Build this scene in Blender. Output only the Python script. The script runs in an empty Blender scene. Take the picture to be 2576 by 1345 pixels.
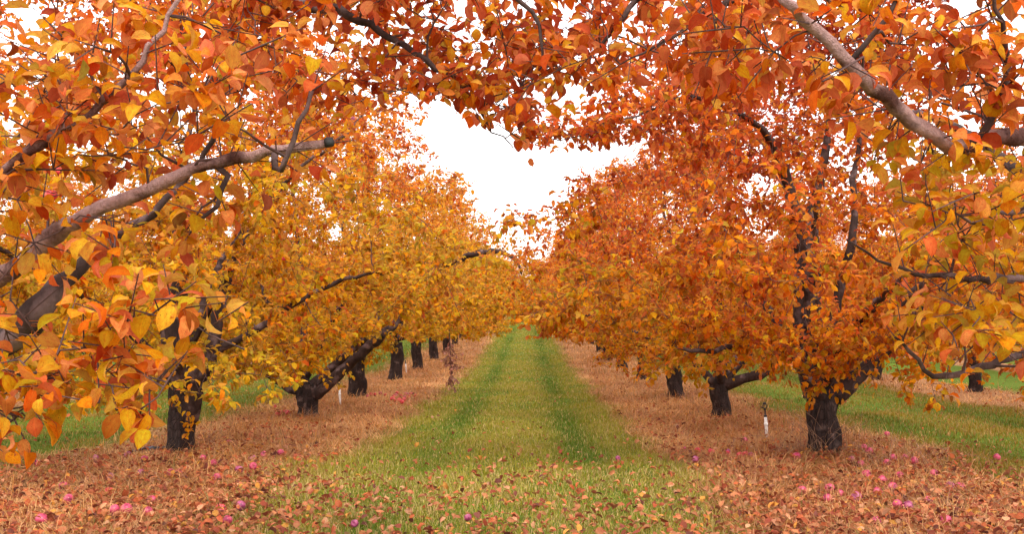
import bpy, math
import numpy as np

rng = np.random.default_rng(11)
SC = bpy.context.scene
COL = SC.collection

# ------------------------------------------------------------------ camera / projection helpers
F, VX, VY, EYE = 2528.0, 1330.0, 750.0, 1.30      # reference sheet 2576 x 1345

def P(px, py, Y):
    return np.array([(px - VX) / F * Y, Y, EYE + (VY - py) / F * Y])

def proj(p):
    Y = np.maximum(p[:, 1], 0.05)
    return VX + F * p[:, 0] / Y, VY - F * (p[:, 2] - EYE) / Y

_gy = [-60, -20, 0, 5.5, 9.5, 14.8, 19.2, 25, 30, 36, 50, 62, 90, 130, 220, 600]
_gg = [1.1, 1.18, 1.29, 1.37, 1.53, 1.79, 1.92, 2.07, 2.18, 2.24, 2.12, 1.95, 1.58, 1.30, 1.05, 0.9]

def gz(x, y):
    x = np.asarray(x, float); y = np.asarray(y, float)
    g = sum(np.interp(y + d, _gy, _gg) for d in (-2, -1, 0, 1, 2)) / 5.0
    fade = np.clip(1.2 - np.abs(y) / 70.0, 0.15, 1)
    n = 0.018 * np.sin(x * 2.1 + y * 0.7) + 0.016 * np.sin(y * 1.7 - x * 1.1 + 1.3) + 0.01 * np.sin(x * 4.3 - y * 3.1)
    s = lane_s(x)
    berm = 0.02 * np.clip((np.abs(s) - 1.5) / 1.0, 0, 1)
    track = -0.02 * np.exp(-((np.abs(s) - 0.8) / 0.22) ** 2)
    return EYE - g + (n + berm + track) * fade

def lane_s(x):                     # signed distance to the middle of the nearest grass lane
    x = np.asarray(x, float)
    s = np.mod(x + 0.22 + 3.05, 6.1) - 3.05
    return np.where(np.abs(x + .22) > 3.05, s * .8, s)       # the outer lanes are mown wider

def ground_at(px, py):
    Y = np.linspace(3, 120, 6000)
    pys = VY - F * (gz((px - VX) / F * Y, Y) - EYE) / Y
    i = np.argmax(pys < py) if (pys < py).any() else -1
    y = Y[i]; x = (px - VX) / F * y
    return np.array([x, y, float(gz(x, y))])

# ------------------------------------------------------------------ mesh building
class Geo:
    def __init__(s):
        s.v = []; s.l = []; s.n = []; s.t = []; s.u = []; s.nv = 0
    def add(s, verts, loops, sizes, tint=None, luv=None):
        verts = np.asarray(verts, float).reshape(-1, 3)
        s.v.append(verts); s.l.append(np.asarray(loops).ravel() + s.nv); s.n.append(np.asarray(sizes).ravel())
        s.t.append(np.ones((len(verts), 3)) if tint is None else tint)
        s.u.append(np.zeros((len(verts), 3)) if luv is None else luv)
        s.nv += len(verts)
    def tmpl(s, V, loops, sizes, tint, luv=None):   # V (N,k,3): N copies of one template
        N, k, _ = V.shape
        if N == 0: return
        off = (np.arange(N) * k)[:, None]
        L = (np.asarray(loops)[None] + off).ravel()
        S = np.tile(np.asarray(sizes), N)
        T = np.repeat(tint, k, 0) if tint.ndim == 2 else tint.reshape(-1, 3)
        s.add(V.reshape(-1, 3), L, S, T, None if luv is None else luv.reshape(-1, 3))
    def build(s, name, mat, parent=None, origin=(0, 0, 0), smooth=True):
        me = bpy.data.meshes.new(name)
        if s.nv:
            V = np.concatenate(s.v) - np.asarray(origin); L = np.concatenate(s.l); N = np.concatenate(s.n)
            me.vertices.add(len(V)); me.loops.add(len(L)); me.polygons.add(len(N))
            me.vertices.foreach_set('co', V.astype(np.float32).ravel())
            me.loops.foreach_set('vertex_index', L.astype(np.int32))
            me.polygons.foreach_set('loop_start', np.concatenate([[0], np.cumsum(N)[:-1]]).astype(np.int32))
            a = me.attributes.new('tint', 'FLOAT_COLOR', 'POINT')
            T = np.concatenate(s.t); T4 = np.ones((len(V), 4), np.float32); T4[:, :3] = T
            a.data.foreach_set('color', T4.ravel())
            b = me.attributes.new('luv', 'FLOAT_VECTOR', 'POINT')
            b.data.foreach_set('vector', np.concatenate(s.u).astype(np.float32).ravel())
            me.update(calc_edges=True)
            me.polygons.foreach_set('use_smooth', np.full(len(N), smooth))
        me.materials.append(mat)
        o = bpy.data.objects.new(name, me); COL.objects.link(o)
        if parent is None: o.location = origin
        else: o.parent = parent
        return o

def nrm(v):
    return v / np.maximum(np.linalg.norm(v, axis=-1, keepdims=True), 1e-9)

def resample(pts, rad, step):
    pts = np.asarray(pts, float); rad = np.asarray(rad, float)
    # Catmull-Rom smoothing then even steps
    n = len(pts)
    if n > 2:
        q = np.vstack([2 * pts[0] - pts[1], pts, 2 * pts[-1] - pts[-2]])
        out = []; ro = []
        for i in range(n - 1):
            p0, p1, p2, p3 = q[i:i + 4]
            for t in np.linspace(0, 1, 8, endpoint=False):
                out.append(.5 * (2 * p1 + (p2 - p0) * t + (2 * p0 - 5 * p1 + 4 * p2 - p3) * t * t + (3 * p1 - p0 - 3 * p2 + p3) * t ** 3))
                ro.append(rad[i] * (1 - t) + rad[i + 1] * t)
        out.append(pts[-1]); ro.append(rad[-1])
        pts = np.array(out); rad = np.array(ro)
    d = np.concatenate([[0], np.cumsum(np.linalg.norm(np.diff(pts, axis=0), axis=1))])
    k = max(2, int(d[-1] / step) + 1)
    u = np.linspace(0, d[-1], k)
    return np.stack([np.interp(u, d, pts[:, i]) for i in range(3)], 1), np.interp(u, d, rad)

def tube(g, pts, rad, ns=6, bump=0.0, seed=0, cap=True, tint=None):
    pts = np.asarray(pts, float); rad = np.asarray(rad, float); n = len(pts)
    T = nrm(np.gradient(pts, axis=0))
    up = np.array([0., 0, 1]) if abs(T[0][2]) < .9 else np.array([1., 0, 0])
    A = nrm(np.cross(T, up)); B = np.cross(T, A)
    for i in range(1, n):                     # keep the frame from twisting
        a = A[i - 1] - T[i] * np.dot(A[i - 1], T[i]); A[i] = a / max(np.linalg.norm(a), 1e-9); B[i] = np.cross(T[i], A[i])
    th = np.arange(ns) / ns * 2 * math.pi
    r = rad[:, None] * np.ones(ns)
    if bump:
        z = np.arange(n)[:, None]
        ph = seed * 1.7
        r = r * (1 + bump * (.5 * np.sin(3 * th[None] + ph + z * .35) + .4 * np.sin(5 * th[None] + ph * 2 - z * .5) + .5 * np.sin(z * .8 + 2 * th[None] + ph) + .25 * np.sin(8 * th[None] + z * 1.1))
                 + bump * .5 * np.random.default_rng(seed).normal(size=(n, ns)) * .5)
    V = pts[:, None] + r[..., None] * (np.cos(th)[None, :, None] * A[:, None] + np.sin(th)[None, :, None] * B[:, None])
    i, j = np.meshgrid(np.arange(n - 1), np.arange(ns), indexing='ij')
    q = np.stack([i * ns + j, i * ns + (j + 1) % ns, (i + 1) * ns + (j + 1) % ns, (i + 1) * ns + j], -1).reshape(-1, 4)
    L = q.ravel(); S = np.full(len(q), 4)
    if cap:
        L = np.concatenate([L, np.arange(ns)[::-1], (n - 1) * ns + np.arange(ns)]); S = np.concatenate([S, [ns, ns]])
    VV = V.reshape(-1, 3)
    tt = None if tint is None else np.tile(np.asarray(tint, float), (len(VV), 1))
    g.add(VV, L, S, tt)

# leaf: ovate blade folded along the midrib and drooping towards a pointed tip
def leaves(g, pos, fwd, size, tint, near=False, flat=0.0, r=rng):
    N = len(pos)
    if N == 0: return
    if near:
        t = np.array([0, .12, .3, .5, .7, .87, 1.0]); w = np.array([.06, .55, .92, 1.0, .8, .4, 0.02]); cols = np.array([-1, -.55, 0, .55, 1])
    else:
        t = np.array([0, .3, .68, 1.0]); w = np.array([.12, .95, .86, .03]); cols = np.array([-1, 0, 1])
    f = nrm(fwd)
    up = np.array([0, 0, 1.0]) + r.normal(0, .45, (N, 3))
    s = nrm(np.cross(f, up)); n = np.cross(s, f)
    kap = r.uniform(.25, 2.2, N) * (1 - .5 * flat); phi = r.uniform(.05, .95, N) * (1 - .4 * flat) * np.where(r.random(N) < .12, -1, 1)
    wr = r.uniform(.27, .37, N)
    wob = r.normal(0, .10, (N, len(t), len(cols)))
    th = kap[:, None] * t[None]
    c = size[:, None, None] * ((np.sin(th) / kap[:, None])[..., None] * f[:, None] - ((1 - np.cos(th)) / kap[:, None])[..., None] * n[:, None])
    nt = np.cos(th)[..., None] * n[:, None] + np.sin(th)[..., None] * f[:, None]
    W = size[:, None] * wr[:, None] * w[None]
    cc = cols[None, None]
    ab = np.abs(cc) ** (1.5 if near else 1)
    V = (pos[:, None, None] + c[:, :, None]
         + s[:, None, None] * (W[..., None] * cc * np.cos(phi)[:, None, None])[..., None]
         + nt[:, :, None] * (W[..., None] * (ab * np.sin(phi)[:, None, None] + np.abs(cc) * wob))[..., None])
    nt_, nc = len(t), len(cols)
    i, j = np.meshgrid(np.arange(nt_ - 1), np.arange(nc - 1), indexing='ij')
    q = np.stack([i * nc + j, i * nc + j + 1, (i + 1) * nc + j + 1, (i + 1) * nc + j], -1).reshape(-1, 4)
    luv = np.zeros((N, nt_, nc, 3)); luv[..., 0] = cc; luv[..., 1] = t[None, :, None]; luv[..., 2] = r.random(N)[:, None, None]
    g.tmpl(V.reshape(N, nt_ * nc, 3), q.ravel(), np.full(len(q), 4), tint, luv.reshape(N, nt_ * nc, 3))

def sticks(g, a, b, ra, rb):        # many thin three-sided twigs
    N = len(a)
    if N == 0: return
    d = nrm(b - a); x = nrm(np.cross(d, np.array([.3, .5, .8]))); y = np.cross(d, x)
    th = np.arange(3) / 3 * 2 * math.pi
    ring = np.cos(th)[None, :, None] * x[:, None] + np.sin(th)[None, :, None] * y[:, None]
    V = np.concatenate([a[:, None] + ring * ra[:, None, None], b[:, None] + ring * rb[:, None, None]], 1)
    q = [[k, (k + 1) % 3, 3 + (k + 1) % 3, 3 + k] for k in range(3)]
    g.tmpl(V, np.array(q).ravel(), [4, 4, 4], np.ones((N, 3)))

def blades(g, base, h, w, lean, tint, bend=.6, r=rng, az=None):
    N = len(base)
    if N == 0: return
    az = r.uniform(0, 2 * math.pi, N) if az is None else az
    d = np.stack([np.cos(az), np.sin(az), 0 * az], 1)
    a2 = az + r.uniform(.6, 2.5, N); s = np.stack([np.cos(a2), np.sin(a2), 0 * az], 1)
    up = np.array([0, 0, 1.0])
    mid = base + (up * np.cos(lean * .6)[:, None] + d * np.sin(lean * .6)[:, None]) * (h * .55)[:, None]
    l2 = np.minimum(lean * (1 + bend), 1.75)
    tip = mid + (up * np.cos(l2)[:, None] + d * np.sin(l2)[:, None]) * (h * .5)[:, None]
    W = (s * w[:, None] * .5)
    V = np.stack([base - W, base + W, mid + W * .8, mid - W * .8, tip], 1)
    g.tmpl(V, [0, 1, 2, 3, 3, 2, 4], [4, 3], tint)

# ------------------------------------------------------------------ materials
def mat(name):
    m = bpy.data.materials.new(name); m.use_nodes = True
    nt = m.node_tree; nt.nodes.clear()
    return m, nt, nt.nodes, nt.links

def N_(ns, t, **k):
    n = ns.new(t)
    for a, b in k.items(): setattr(n, a, b)
    return n

def ramp(ns, stops):
    r = ns.new('ShaderNodeValToRGB'); e = r.color_ramp.elements
    while len(e) < len(stops): e.new(.5)
    for x, (p, c) in zip(e, stops): x.position = p; x.color = (*c, 1)
    return r

def leaf_material(name, trans=.5, rough=.5, detail=True, spec=.25, under=(.93, 1.0)):
    m, nt, ns, lk = mat(name)
    at = N_(ns, 'ShaderNodeAttribute', attribute_name='tint')
    uv = N_(ns, 'ShaderNodeAttribute', attribute_name='luv')
    sep = ns.new('ShaderNodeSeparateXYZ'); lk.new(uv.outputs['Vector'], sep.inputs[0])
    col = at.outputs['Color']
    # blotches inside each blade (own offset per leaf)
    cmb = ns.new('ShaderNodeVectorMath'); cmb.operation = 'MULTIPLY'; cmb.inputs[1].default_value = (1.0, 2.2, 57.0)
    lk.new(uv.outputs['Vector'], cmb.inputs[0])
    no = ns.new('ShaderNodeTexNoise'); no.inputs['Scale'].default_value = 2.3; no.inputs['Detail'].default_value = 4
    lk.new(cmb.outputs[0], no.inputs['Vector'])
    def mix(fac, a, b, blend='MIX'):
        x = ns.new('ShaderNodeMix'); x.data_type = 'RGBA'; x.blend_type = blend
        if isinstance(fac, float): x.inputs['Factor'].default_value = fac
        else: lk.new(fac, x.inputs['Factor'])
        for s, v in ((6, a), (7, b)):
            if isinstance(v, tuple): x.inputs[s].default_value = (*v, 1)
            else: lk.new(v, x.inputs[s])
        return x.outputs[2]
    def mth(op, a, b=None):
        x = ns.new('ShaderNodeMath'); x.operation = op
        for i, v in enumerate((a, b)):
            if v is None: continue
            if isinstance(v, (int, float)): x.inputs[i].default_value = v
            else: lk.new(v, x.inputs[i])
        return x.outputs[0]
    r1 = ramp(ns, [(.42, (0, 0, 0)), (.72, (1, 1, 1))]); lk.new(no.outputs['Fac'], r1.inputs[0])
    red = mix(1.0, col, (.86, .45, .5), 'MULTIPLY')
    grad = mth('MULTIPLY', mth('POWER', sep.outputs[1], 1.6), mth('FRACT', mth('MULTIPLY', sep.outputs[2], 7.31)))
    col = mix(mth('MINIMUM', mth('ADD', mth('MULTIPLY', r1.outputs[0], .75), mth('MULTIPLY', grad, .8)), .9), col, red)
    au = mth('ABSOLUTE', sep.outputs[0])
    if detail:
        edge = mth('MULTIPLY', mth('POWER', au, 4.0), .5)
        col = mix(edge, col, red)
        rib = mth('SUBTRACT', 1.0, mth('MINIMUM', mth('MULTIPLY', au, 9.0), 1.0))
        # side veins run obliquely off the midrib
        vn = mth('ADD', mth('MULTIPLY', sep.outputs[1], 9.0), mth('MULTIPLY', au, -3.0))
        vf = mth('ABSOLUTE', mth('SUBTRACT', mth('FRACT', vn), .5))
        vv = mth('MULTIPLY', mth('GREATER_THAN', vf, .43), .22)
        lt = mix(1.0, col, (1.35, 1.3, 1.2), 'MULTIPLY')
        col = mix(mth('MAXIMUM', mth('MULTIPLY', rib, .55), vv), col, lt)
        vo = ns.new('ShaderNodeTexNoise'); vo.inputs['Scale'].default_value = 9; lk.new(cmb.outputs[0], vo.inputs['Vector'])
        sp = mth('MULTIPLY', mth('GREATER_THAN', vo.outputs['Fac'], .66), .65)
        col = mix(sp, col, (.10, .035, .012))
    ge = ns.new('ShaderNodeNewGeometry')
    hs = ns.new('ShaderNodeHueSaturation'); hs.inputs['Saturation'].default_value = under[0]; hs.inputs['Value'].default_value = under[1]; lk.new(col, hs.inputs['Color'])
    col = mix(ge.outputs['Backfacing'], col, hs.outputs[0])       # the downy underside is duller and paler
    pb = ns.new('ShaderNodeBsdfPrincipled'); pb.inputs['Roughness'].default_value = rough
    pb.inputs['Specular IOR Level'].default_value = spec
    lk.new(col, pb.inputs['Base Color'])
    tr = ns.new('ShaderNodeBsdfTranslucent'); lk.new(mix(1.0, col, (1.0, .9, .8), 'MULTIPLY'), tr.inputs['Color'])
    ms = ns.new('ShaderNodeMixShader'); ms.inputs[0].default_value = trans
    lk.new(pb.outputs[0], ms.inputs[1]); lk.new(tr.outputs[0], ms.inputs[2])
    out = ns.new('ShaderNodeOutputMaterial'); lk.new(ms.outputs[0], out.inputs[0])
    return m

def bark_material(name, dark, mid, pale, pale_amt, scale=14, bump=.6, stretch=.25, plates=4.0):
    m, nt, ns, lk = mat(name)
    tc = ns.new('ShaderNodeTexCoord'); mp = ns.new('ShaderNodeMapping'); mp.inputs['Scale'].default_value = (1, 1, stretch)
    lk.new(tc.outputs['Object'], mp.inputs[0])
    n1 = ns.new('ShaderNodeTexNoise'); n1.inputs['Scale'].default_value = scale; n1.inputs['Detail'].default_value = 8; n1.inputs['Roughness'].default_value = .65
    lk.new(mp.outputs[0], n1.inputs['Vector'])
    n2 = ns.new('ShaderNodeTexNoise'); n2.inputs['Scale'].default_value = 7; n2.inputs['Detail'].default_value = 5
    lk.new(tc.outputs['Object'], n2.inputs['Vector'])
    vo = ns.new('ShaderNodeTexVoronoi'); vo.feature = 'DISTANCE_TO_EDGE'; vo.inputs['Scale'].default_value = scale * 2.0
    lk.new(mp.outputs[0], vo.inputs['Vector'])
    r1 = ramp(ns, [(.3, dark), (.7, mid)]); lk.new(n1.outputs['Fac'], r1.inputs[0])
    r2 = ramp(ns, [(.62 - .32 * pale_amt, (0, 0, 0)), (.72 - .25 * pale_amt, (1, 1, 1))]); lk.new(n2.outputs['Fac'], r2.inputs[0])
    mx = ns.new('ShaderNodeMix'); mx.data_type = 'RGBA'; lk.new(r2.outputs[0], mx.inputs['Factor']); lk.new(r1.outputs[0], mx.inputs[6])
    mp2 = ns.new('ShaderNodeMix'); mp2.data_type = 'RGBA'; mp2.blend_type = 'MULTIPLY'; mp2.inputs['Factor'].default_value = .75
    mp2.inputs[6].default_value = (*pale, 1)
    r3 = ramp(ns, [(.3, (.45, .45, .45)), (.65, (1.1, 1.1, 1.1))]); lk.new(n1.outputs['Fac'], r3.inputs[0]); lk.new(r3.outputs[0], mp2.inputs[7])
    lk.new(mp2.outputs[2], mx.inputs[7])
    pb = ns.new('ShaderNodeBsdfPrincipled'); pb.inputs['Roughness'].default_value = .85; pb.inputs['Specular IOR Level'].default_value = .2
    lk.new(mx.outputs[2], pb.inputs['Base Color'])
    ad = ns.new('ShaderNodeMath'); ad.operation = 'ADD'; lk.new(n1.outputs['Fac'], ad.inputs[0])
    cl = ns.new('ShaderNodeMath'); cl.operation = 'MINIMUM'; cl.inputs[1].default_value = .15; lk.new(vo.outputs['Distance'], cl.inputs[0])
    ml = ns.new('ShaderNodeMath'); ml.operation = 'MULTIPLY'; ml.inputs[1].default_value = plates; lk.new(cl.outputs[0], ml.inputs[0])
    lk.new(ml.outputs[0], ad.inputs[1])
    bp = ns.new('ShaderNodeBump'); bp.inputs['Strength'].default_value = bump; bp.inputs['Distance'].default_value = .02
    lk.new(ad.outputs[0], bp.inputs['Height']); lk.new(bp.outputs[0], pb.inputs['Normal'])
    out = ns.new('ShaderNodeOutputMaterial'); lk.new(pb.outputs[0], out.inputs[0])
    return m

def simple(name, c, rough=.5, var=.25, scale=20, spec=.4, c2=None):
    m, nt, ns, lk = mat(name)
    tc = ns.new('ShaderNodeTexCoord'); n = ns.new('ShaderNodeTexNoise'); n.inputs['Scale'].default_value = scale; n.inputs['Detail'].default_value = 5
    lk.new(tc.outputs['Object'], n.inputs['Vector'])
    a = c2 if c2 else tuple(x * (1 - var) for x in c)
    r = ramp(ns, [(.35, a), (.65, c)]); lk.new(n.outputs['Fac'], r.inputs[0])
    pb = ns.new('ShaderNodeBsdfPrincipled'); pb.inputs['Roughness'].default_value = rough; pb.inputs['Specular IOR Level'].default_value = spec
    lk.new(r.outputs[0], pb.inputs['Base Color'])
    out = ns.new('ShaderNodeOutputMaterial'); lk.new(pb.outputs[0], out.inputs[0])
    return m

M_LEAF = leaf_material('autumn_leaf', .56, .6, False, .08)
M_LEAF_NEAR = leaf_material('autumn_leaf_veined', .64, .65, True, .07)
M_FALLEN = leaf_material('fallen_leaf', .2, .6, False, .2)
M_GRASS = leaf_material('grass_blade', .35, .5, False, .2)
M_TRUNK = bark_material('trunk_bark', (.012, .008, .008), (.062, .040, .036), (.15, .10, .09), .16, 16, 1.0, .36)
M_LIMB = bark_material('limb_bark', (.035, .012, .010), (.12, .05, .040), (.40, .25, .235), .68, 60, .8, .8, 0.4)
M_LIMBD = bark_material('limb_bark_dark', (.02, .012, .011), (.075, .045, .04), (.18, .12, .12), .3, 16, .5, .6, .8)
M_TWIG = simple('twig_bark', (.10, .05, .045), .8, c2=(.045, .022, .02))

# ------------------------------------------------------------------ leaf colours (kinds of leaf, yellow to brown red)
_pt = np.array([0, .2, .4, .58, .78, 1.0])
_pc = np.array([(.52, .44, .020), (.78, .48, .014), (.77, .305, .010), (.67, .160, .011), (.52, .080, .015), (.31, .05, .018)])
def leafcol(t, r=rng):
    t = np.clip(t, 0, 1)
    c = np.stack([np.interp(t, _pt, _pc[:, k]) for k in range(3)], 1)
    dk = r.random(len(t)) < .02 + .10 * t                      # some blades have already browned
    c[dk] = c[dk] * .35 + np.array([.20, .045, .018]) * .65
    return c * r.uniform(.62, 1.14, (len(t), 1))

# ------------------------------------------------------------------ image-side limits used when pruning the trees that frame the view
_nbx = [-900, 0, 100, 250, 400, 430, 640, 680, 850, 900, 1000, 1150, 1250, 1310, 1345, 1500, 1650, 1800, 1980, 2060, 2170, 2230, 2330, 2576, 3400]
_nby = [1250, 1200, 1180, 1120, 1130, 930, 930, 640, 540, 330, 230, 280, 350, 420, 310, 250, 210, 280, 300, 330, 480, 900, 960, 960, 1000]
def near_ok(p):
    x, y = proj(p)
    ok = (y < np.interp(x, _nbx, _nby)) | (p[:, 1] < .3) | (x < -60) | (x > 2640)
    return ok & ((p[:, 1] > 2.0) | (np.abs(p[:, 0]) > 1.6))

_bands = [np.array([(60, 655), (130, 592), (200, 547), (300, 508), (420, 455), (480, 424), (600, 400), (700, 380), (790, 364), (840, 357)]),
          np.array([(2400, 372), (2330, 332), (2250, 270), (2160, 185), (2060, 80), (1990, 15)]),
          np.array([(15, 862), (95, 772), (150, 715)]), np.array([(2576, 702), (2470, 706), (2350, 692)]), np.array([(2576, 890), (2450, 930), (2340, 946)])]
_bands = [(b, 44, 3.4, .7) for b in _bands] + [
    (np.array([(1075, 692), (1165, 650), (1230, 633), (1285, 645), (1312, 692)]), 15, 16.8, .5),
    (np.array([(500, 965), (530, 900), (548, 800), (566, 725)]), 22, 9.6, .6),
    (np.array([(800, 990), (900, 898), (960, 845), (1005, 808)]), 20, 14.9, .65),
    (np.array([(2040, 905), (2018, 800), (2022, 660), (2045, 520)]), 24, 9.6, .5),
    (np.array([(2110, 1000), (2150, 960), (2200, 905)]), 24, 9.6, .6), (np.array([(1815, 960), (1868, 955), (1920, 940)]), 18, 14.6, .6), (np.array([(1815, 970), (1778, 945), (1735, 880)]), 18, 14.6, .6)]
def band_clear(p, r):        # leaves seldom hang straight over the bare limbs
    x, y = proj(p); ok = np.ones(len(p), bool)
    for B, w, ym, pr in _bands:
        for a, b in zip(B[:-1], B[1:]):
            d = b - a; t = np.clip(((x - a[0]) * d[0] + (y - a[1]) * d[1]) / (d @ d), 0, 1)
            q = np.hypot(x - a[0] - t * d[0], y - a[1] - t * d[1])
            ok &= ~((q < w) & (p[:, 1] > 0) & (p[:, 1] < ym) & (r.random(len(p)) < pr))
    return ok

def inpoly(x, y, poly):
    c = np.zeros(len(x), bool); n = len(poly)
    for i in range(n):
        x1, y1 = poly[i]; x2, y2 = poly[(i + 1) % n]
        k = ((y1 > y) != (y2 > y)) & (x < (x2 - x1) * (y - y1) / (y2 - y1 + 1e-9) + x1)
        c ^= k
    return c
GAP = [(1090, 230), (1060, 330), (1110, 395), (960, 385), (930, 405), (1060, 405), (1160, 425), (1200, 460), (1310, 530), (1355, 530), (1400, 445),
       (1490, 425), (1560, 400), (1650, 385), (1600, 370), (1500, 370), (1420, 365), (1330, 380), (1240, 330), (1210, 230)]
def mid_ok(p):
    x, y = proj(p)
    j = np.random.default_rng(len(p)).normal(0, 17, (2, len(p)))
    ok = ~inpoly(x + j[0], y + j[1], GAP)
    # the mown lane stays open in front
    h = p[:, 2] - gz(p[:, 0], p[:, 1])
    ok &= ~((np.abs(p[:, 0] + .22) < 1.35) & (h < 1.15))
    return ok & (h > np.where((p[:, 1] > 12.5) & (p[:, 0] > -2.7) & (p[:, 0] < 0), 1.10, np.where(p[:, 1] > 22, 1.0, .55)))

# ------------------------------------------------------------------ trees
def tag(o, label, cat, group=None, kind=None):
    if label: o['label'] = label
    if cat: o['category'] = cat
    if group: o['group'] = group
    if kind: o['kind'] = kind
    return o

def empty(name, loc):
    o = bpy.data.objects.new(name, None); o.location = loc; o.empty_display_size = .3; COL.objects.link(o); return o

def grow(base, trunk, limbs, attract, mask, tcol, seed, leafsize=(.058, .082), spacing=.075, per=11, near=False,
         twl=(.08, .28), limb_mats=None, sides=6, rthick=.03, lowmin=.55):
    """trunk/limbs: lists of (points, radii) in world space; attract: branch ends. Returns the tree's root with its parts."""
    r = np.random.default_rng(seed)
    root = empty('apple_tree', base)
    g = Geo(); tp, tr = resample(*trunk, .06); tube(g, tp, tr, 18, .13, seed); g.build('trunk', M_TRUNK, root, base)
    nodes = []; nrad = []; brs = []
    for k, (lp, lr) in enumerate(limbs):
        p, q = resample(lp, lr, .045 if near else .08)
        jit = r.normal(0, .012, p.shape) * np.linspace(.3, 1, len(p))[:, None]
        p = p + jit * (0.4 if near else 1)
        if near and q[0] > .012:                  # knots and old pruning scars
            for _ in range(max(2, len(p) // 9)):
                q = q * (1 + r.uniform(.10, .30) * np.exp(-((np.arange(len(p)) - r.uniform(0, len(p))) / r.uniform(.5, 1.1)) ** 2))
        g = Geo(); tube(g, p, q, 14 if near else 8, .07 if near else .09, seed + k)
        g.build('limb', (limb_mats[k] if limb_mats else M_LIMBD), root, base)
        nodes.append(p); nrad.append(q); brs.append((p, q))
    nodes = np.concatenate(nodes); nrad = np.concatenate(nrad)
    A = np.asarray(attract)
    if len(A): A = A[mask(A)]
    if len(A):
        d0 = np.array([np.min(np.linalg.norm(nodes - a, axis=1)) for a in A])
        A = A[np.argsort(d0)]
    gb = Geo()
    for a in A:
        dv = a - nodes; d = np.linalg.norm(dv, axis=1)
        cost = d + .5 * np.maximum(0, -dv[:, 2]) * .6 + np.where(d < .12, .5, 0)
        i = int(np.argmin(cost)); L = d[i]
        if L < .06: continue
        p0 = nodes[i]; n = max(4, int(L / .1))
        c = (p0 + a) / 2 + np.array([0, 0, .10 * L]) + r.normal(0, .10 * L, 3)
        t = np.linspace(0, 1, n)[:, None]
        pts = (1 - t) ** 2 * p0 + 2 * t * (1 - t) * c + t * t * a
        pts[1:-1] += r.normal(0, .012, (n - 2, 3))
        r0 = min(nrad[i] * .7, .004 + .0075 * L)
        rad = np.linspace(r0, .0024, n)
        tube(gb, pts, rad, 5 if near else 4, 0, 0, False)
        brs.append((pts, rad))
        nodes = np.vstack([nodes, pts[1:]]); nrad = np.concatenate([nrad, rad[1:]])
    # twigs
    S, D, Ln = [], [], []
    for pts, rad in brs:
        seg = np.linalg.norm(np.diff(pts, axis=0), axis=1); L = seg.sum()
        if L < .05: continue
        u = np.arange(.02, L, spacing) + r.uniform(-.5, .5, len(np.arange(.02, L, spacing))) * spacing
        u = np.concatenate([np.clip(u, 0, L), [L, L]])
        cs = np.concatenate([[0], np.cumsum(seg)])
        rr = np.interp(u, cs, rad)
        u = u[rr < rthick]
        if not len(u): continue
        pos = np.stack([np.interp(u, cs, pts[:, k]) for k in range(3)], 1)
        tg = nrm(np.stack([np.interp(u, cs, np.gradient(pts, axis=0)[:, k]) for k in range(3)], 1))
        rv = r.normal(size=(len(u), 3)); rv -= tg * (rv * tg).sum(1, keepdims=True)
        d = nrm(nrm(rv) + tg * r.uniform(.1, .9, (len(u), 1)) + np.array([0, 0, .35]))
        d[-1] = tg[-1]
        S.append(pos); D.append(d); Ln.append(r.uniform(*twl, len(u)))
    S = np.concatenate(S); D = np.concatenate(D); Ln = np.concatenate(Ln)
    E = S + D * Ln[:, None]
    k = mask(S) & mask(E); S, D, Ln, E = S[k], D[k], Ln[k], E[k]
    sticks(gb, S, E, np.full(len(S), .0026), np.full(len(S), .0014))
    gb.build('twigs', M_TWIG, root, base)
    # leaves
    n = r.poisson(per, len(S)); idx = np.repeat(np.arange(len(S)), n)
    u = r.uniform(.1, 1.05, len(idx))
    pos = S[idx] + D[idx] * (Ln[idx] * u)[:, None]
    rv = r.normal(size=(len(idx), 3))
    fw = nrm(nrm(rv) * np.array([1, 1, .55]) + D[idx] * .45 + np.array([0, 0, -.12]))
    pet = r.uniform(.01, .028, len(idx))
    lp = pos + fw * pet[:, None]
    k = mask(lp) & (lp[:, 2] > gz(lp[:, 0], lp[:, 1]) + lowmin * .7)
    if not near: k &= r.random(len(lp)) > np.interp(lp[:, 2] - base[2], [1.7, 2.7, 4.0], [0, .38, .48])
    if near: k &= mask(lp + fw * .06) 
    k &= band_clear(lp + fw * .035, r)
    pos, lp, fw = pos[k], lp[k], fw[k]
    size = r.uniform(*leafsize, len(lp)) * np.where(r.random(len(lp)) < .15, .7, 1)
    gc = Geo()
    tint = leafcol(tcol(lp, r), r)
    if near:                                   # peach, salmon and clear yellow blades among the orange ones
        u = r.random(len(lp)); x, _ = proj(lp)
        for lo, hi, cc in ((0, .10, (.80, .34, .09)), (.28, .35, (.72, .19, .05)), (.35, .47, (.80, .52, .035))):
            k = (u >= lo) & (u < hi); tint[k] = np.array(cc) * r.uniform(.8, 1.1, (int(k.sum()), 1))
    leaves(gc, lp, fw, size, tint, near, 0, r)
    if near:
        sticks(gc, pos, lp, np.full(len(lp), .0011), np.full(len(lp), .0009))
        gc.t[-1] = np.tile([[.45, .18, .06]], (gc.v[-1].shape[0], 1))
    gc.build('crown', M_LEAF_NEAR if near else M_LEAF, root, base)
    print('LEAVES', seed, len(lp))
    return root, lp, (S, E)

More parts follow.
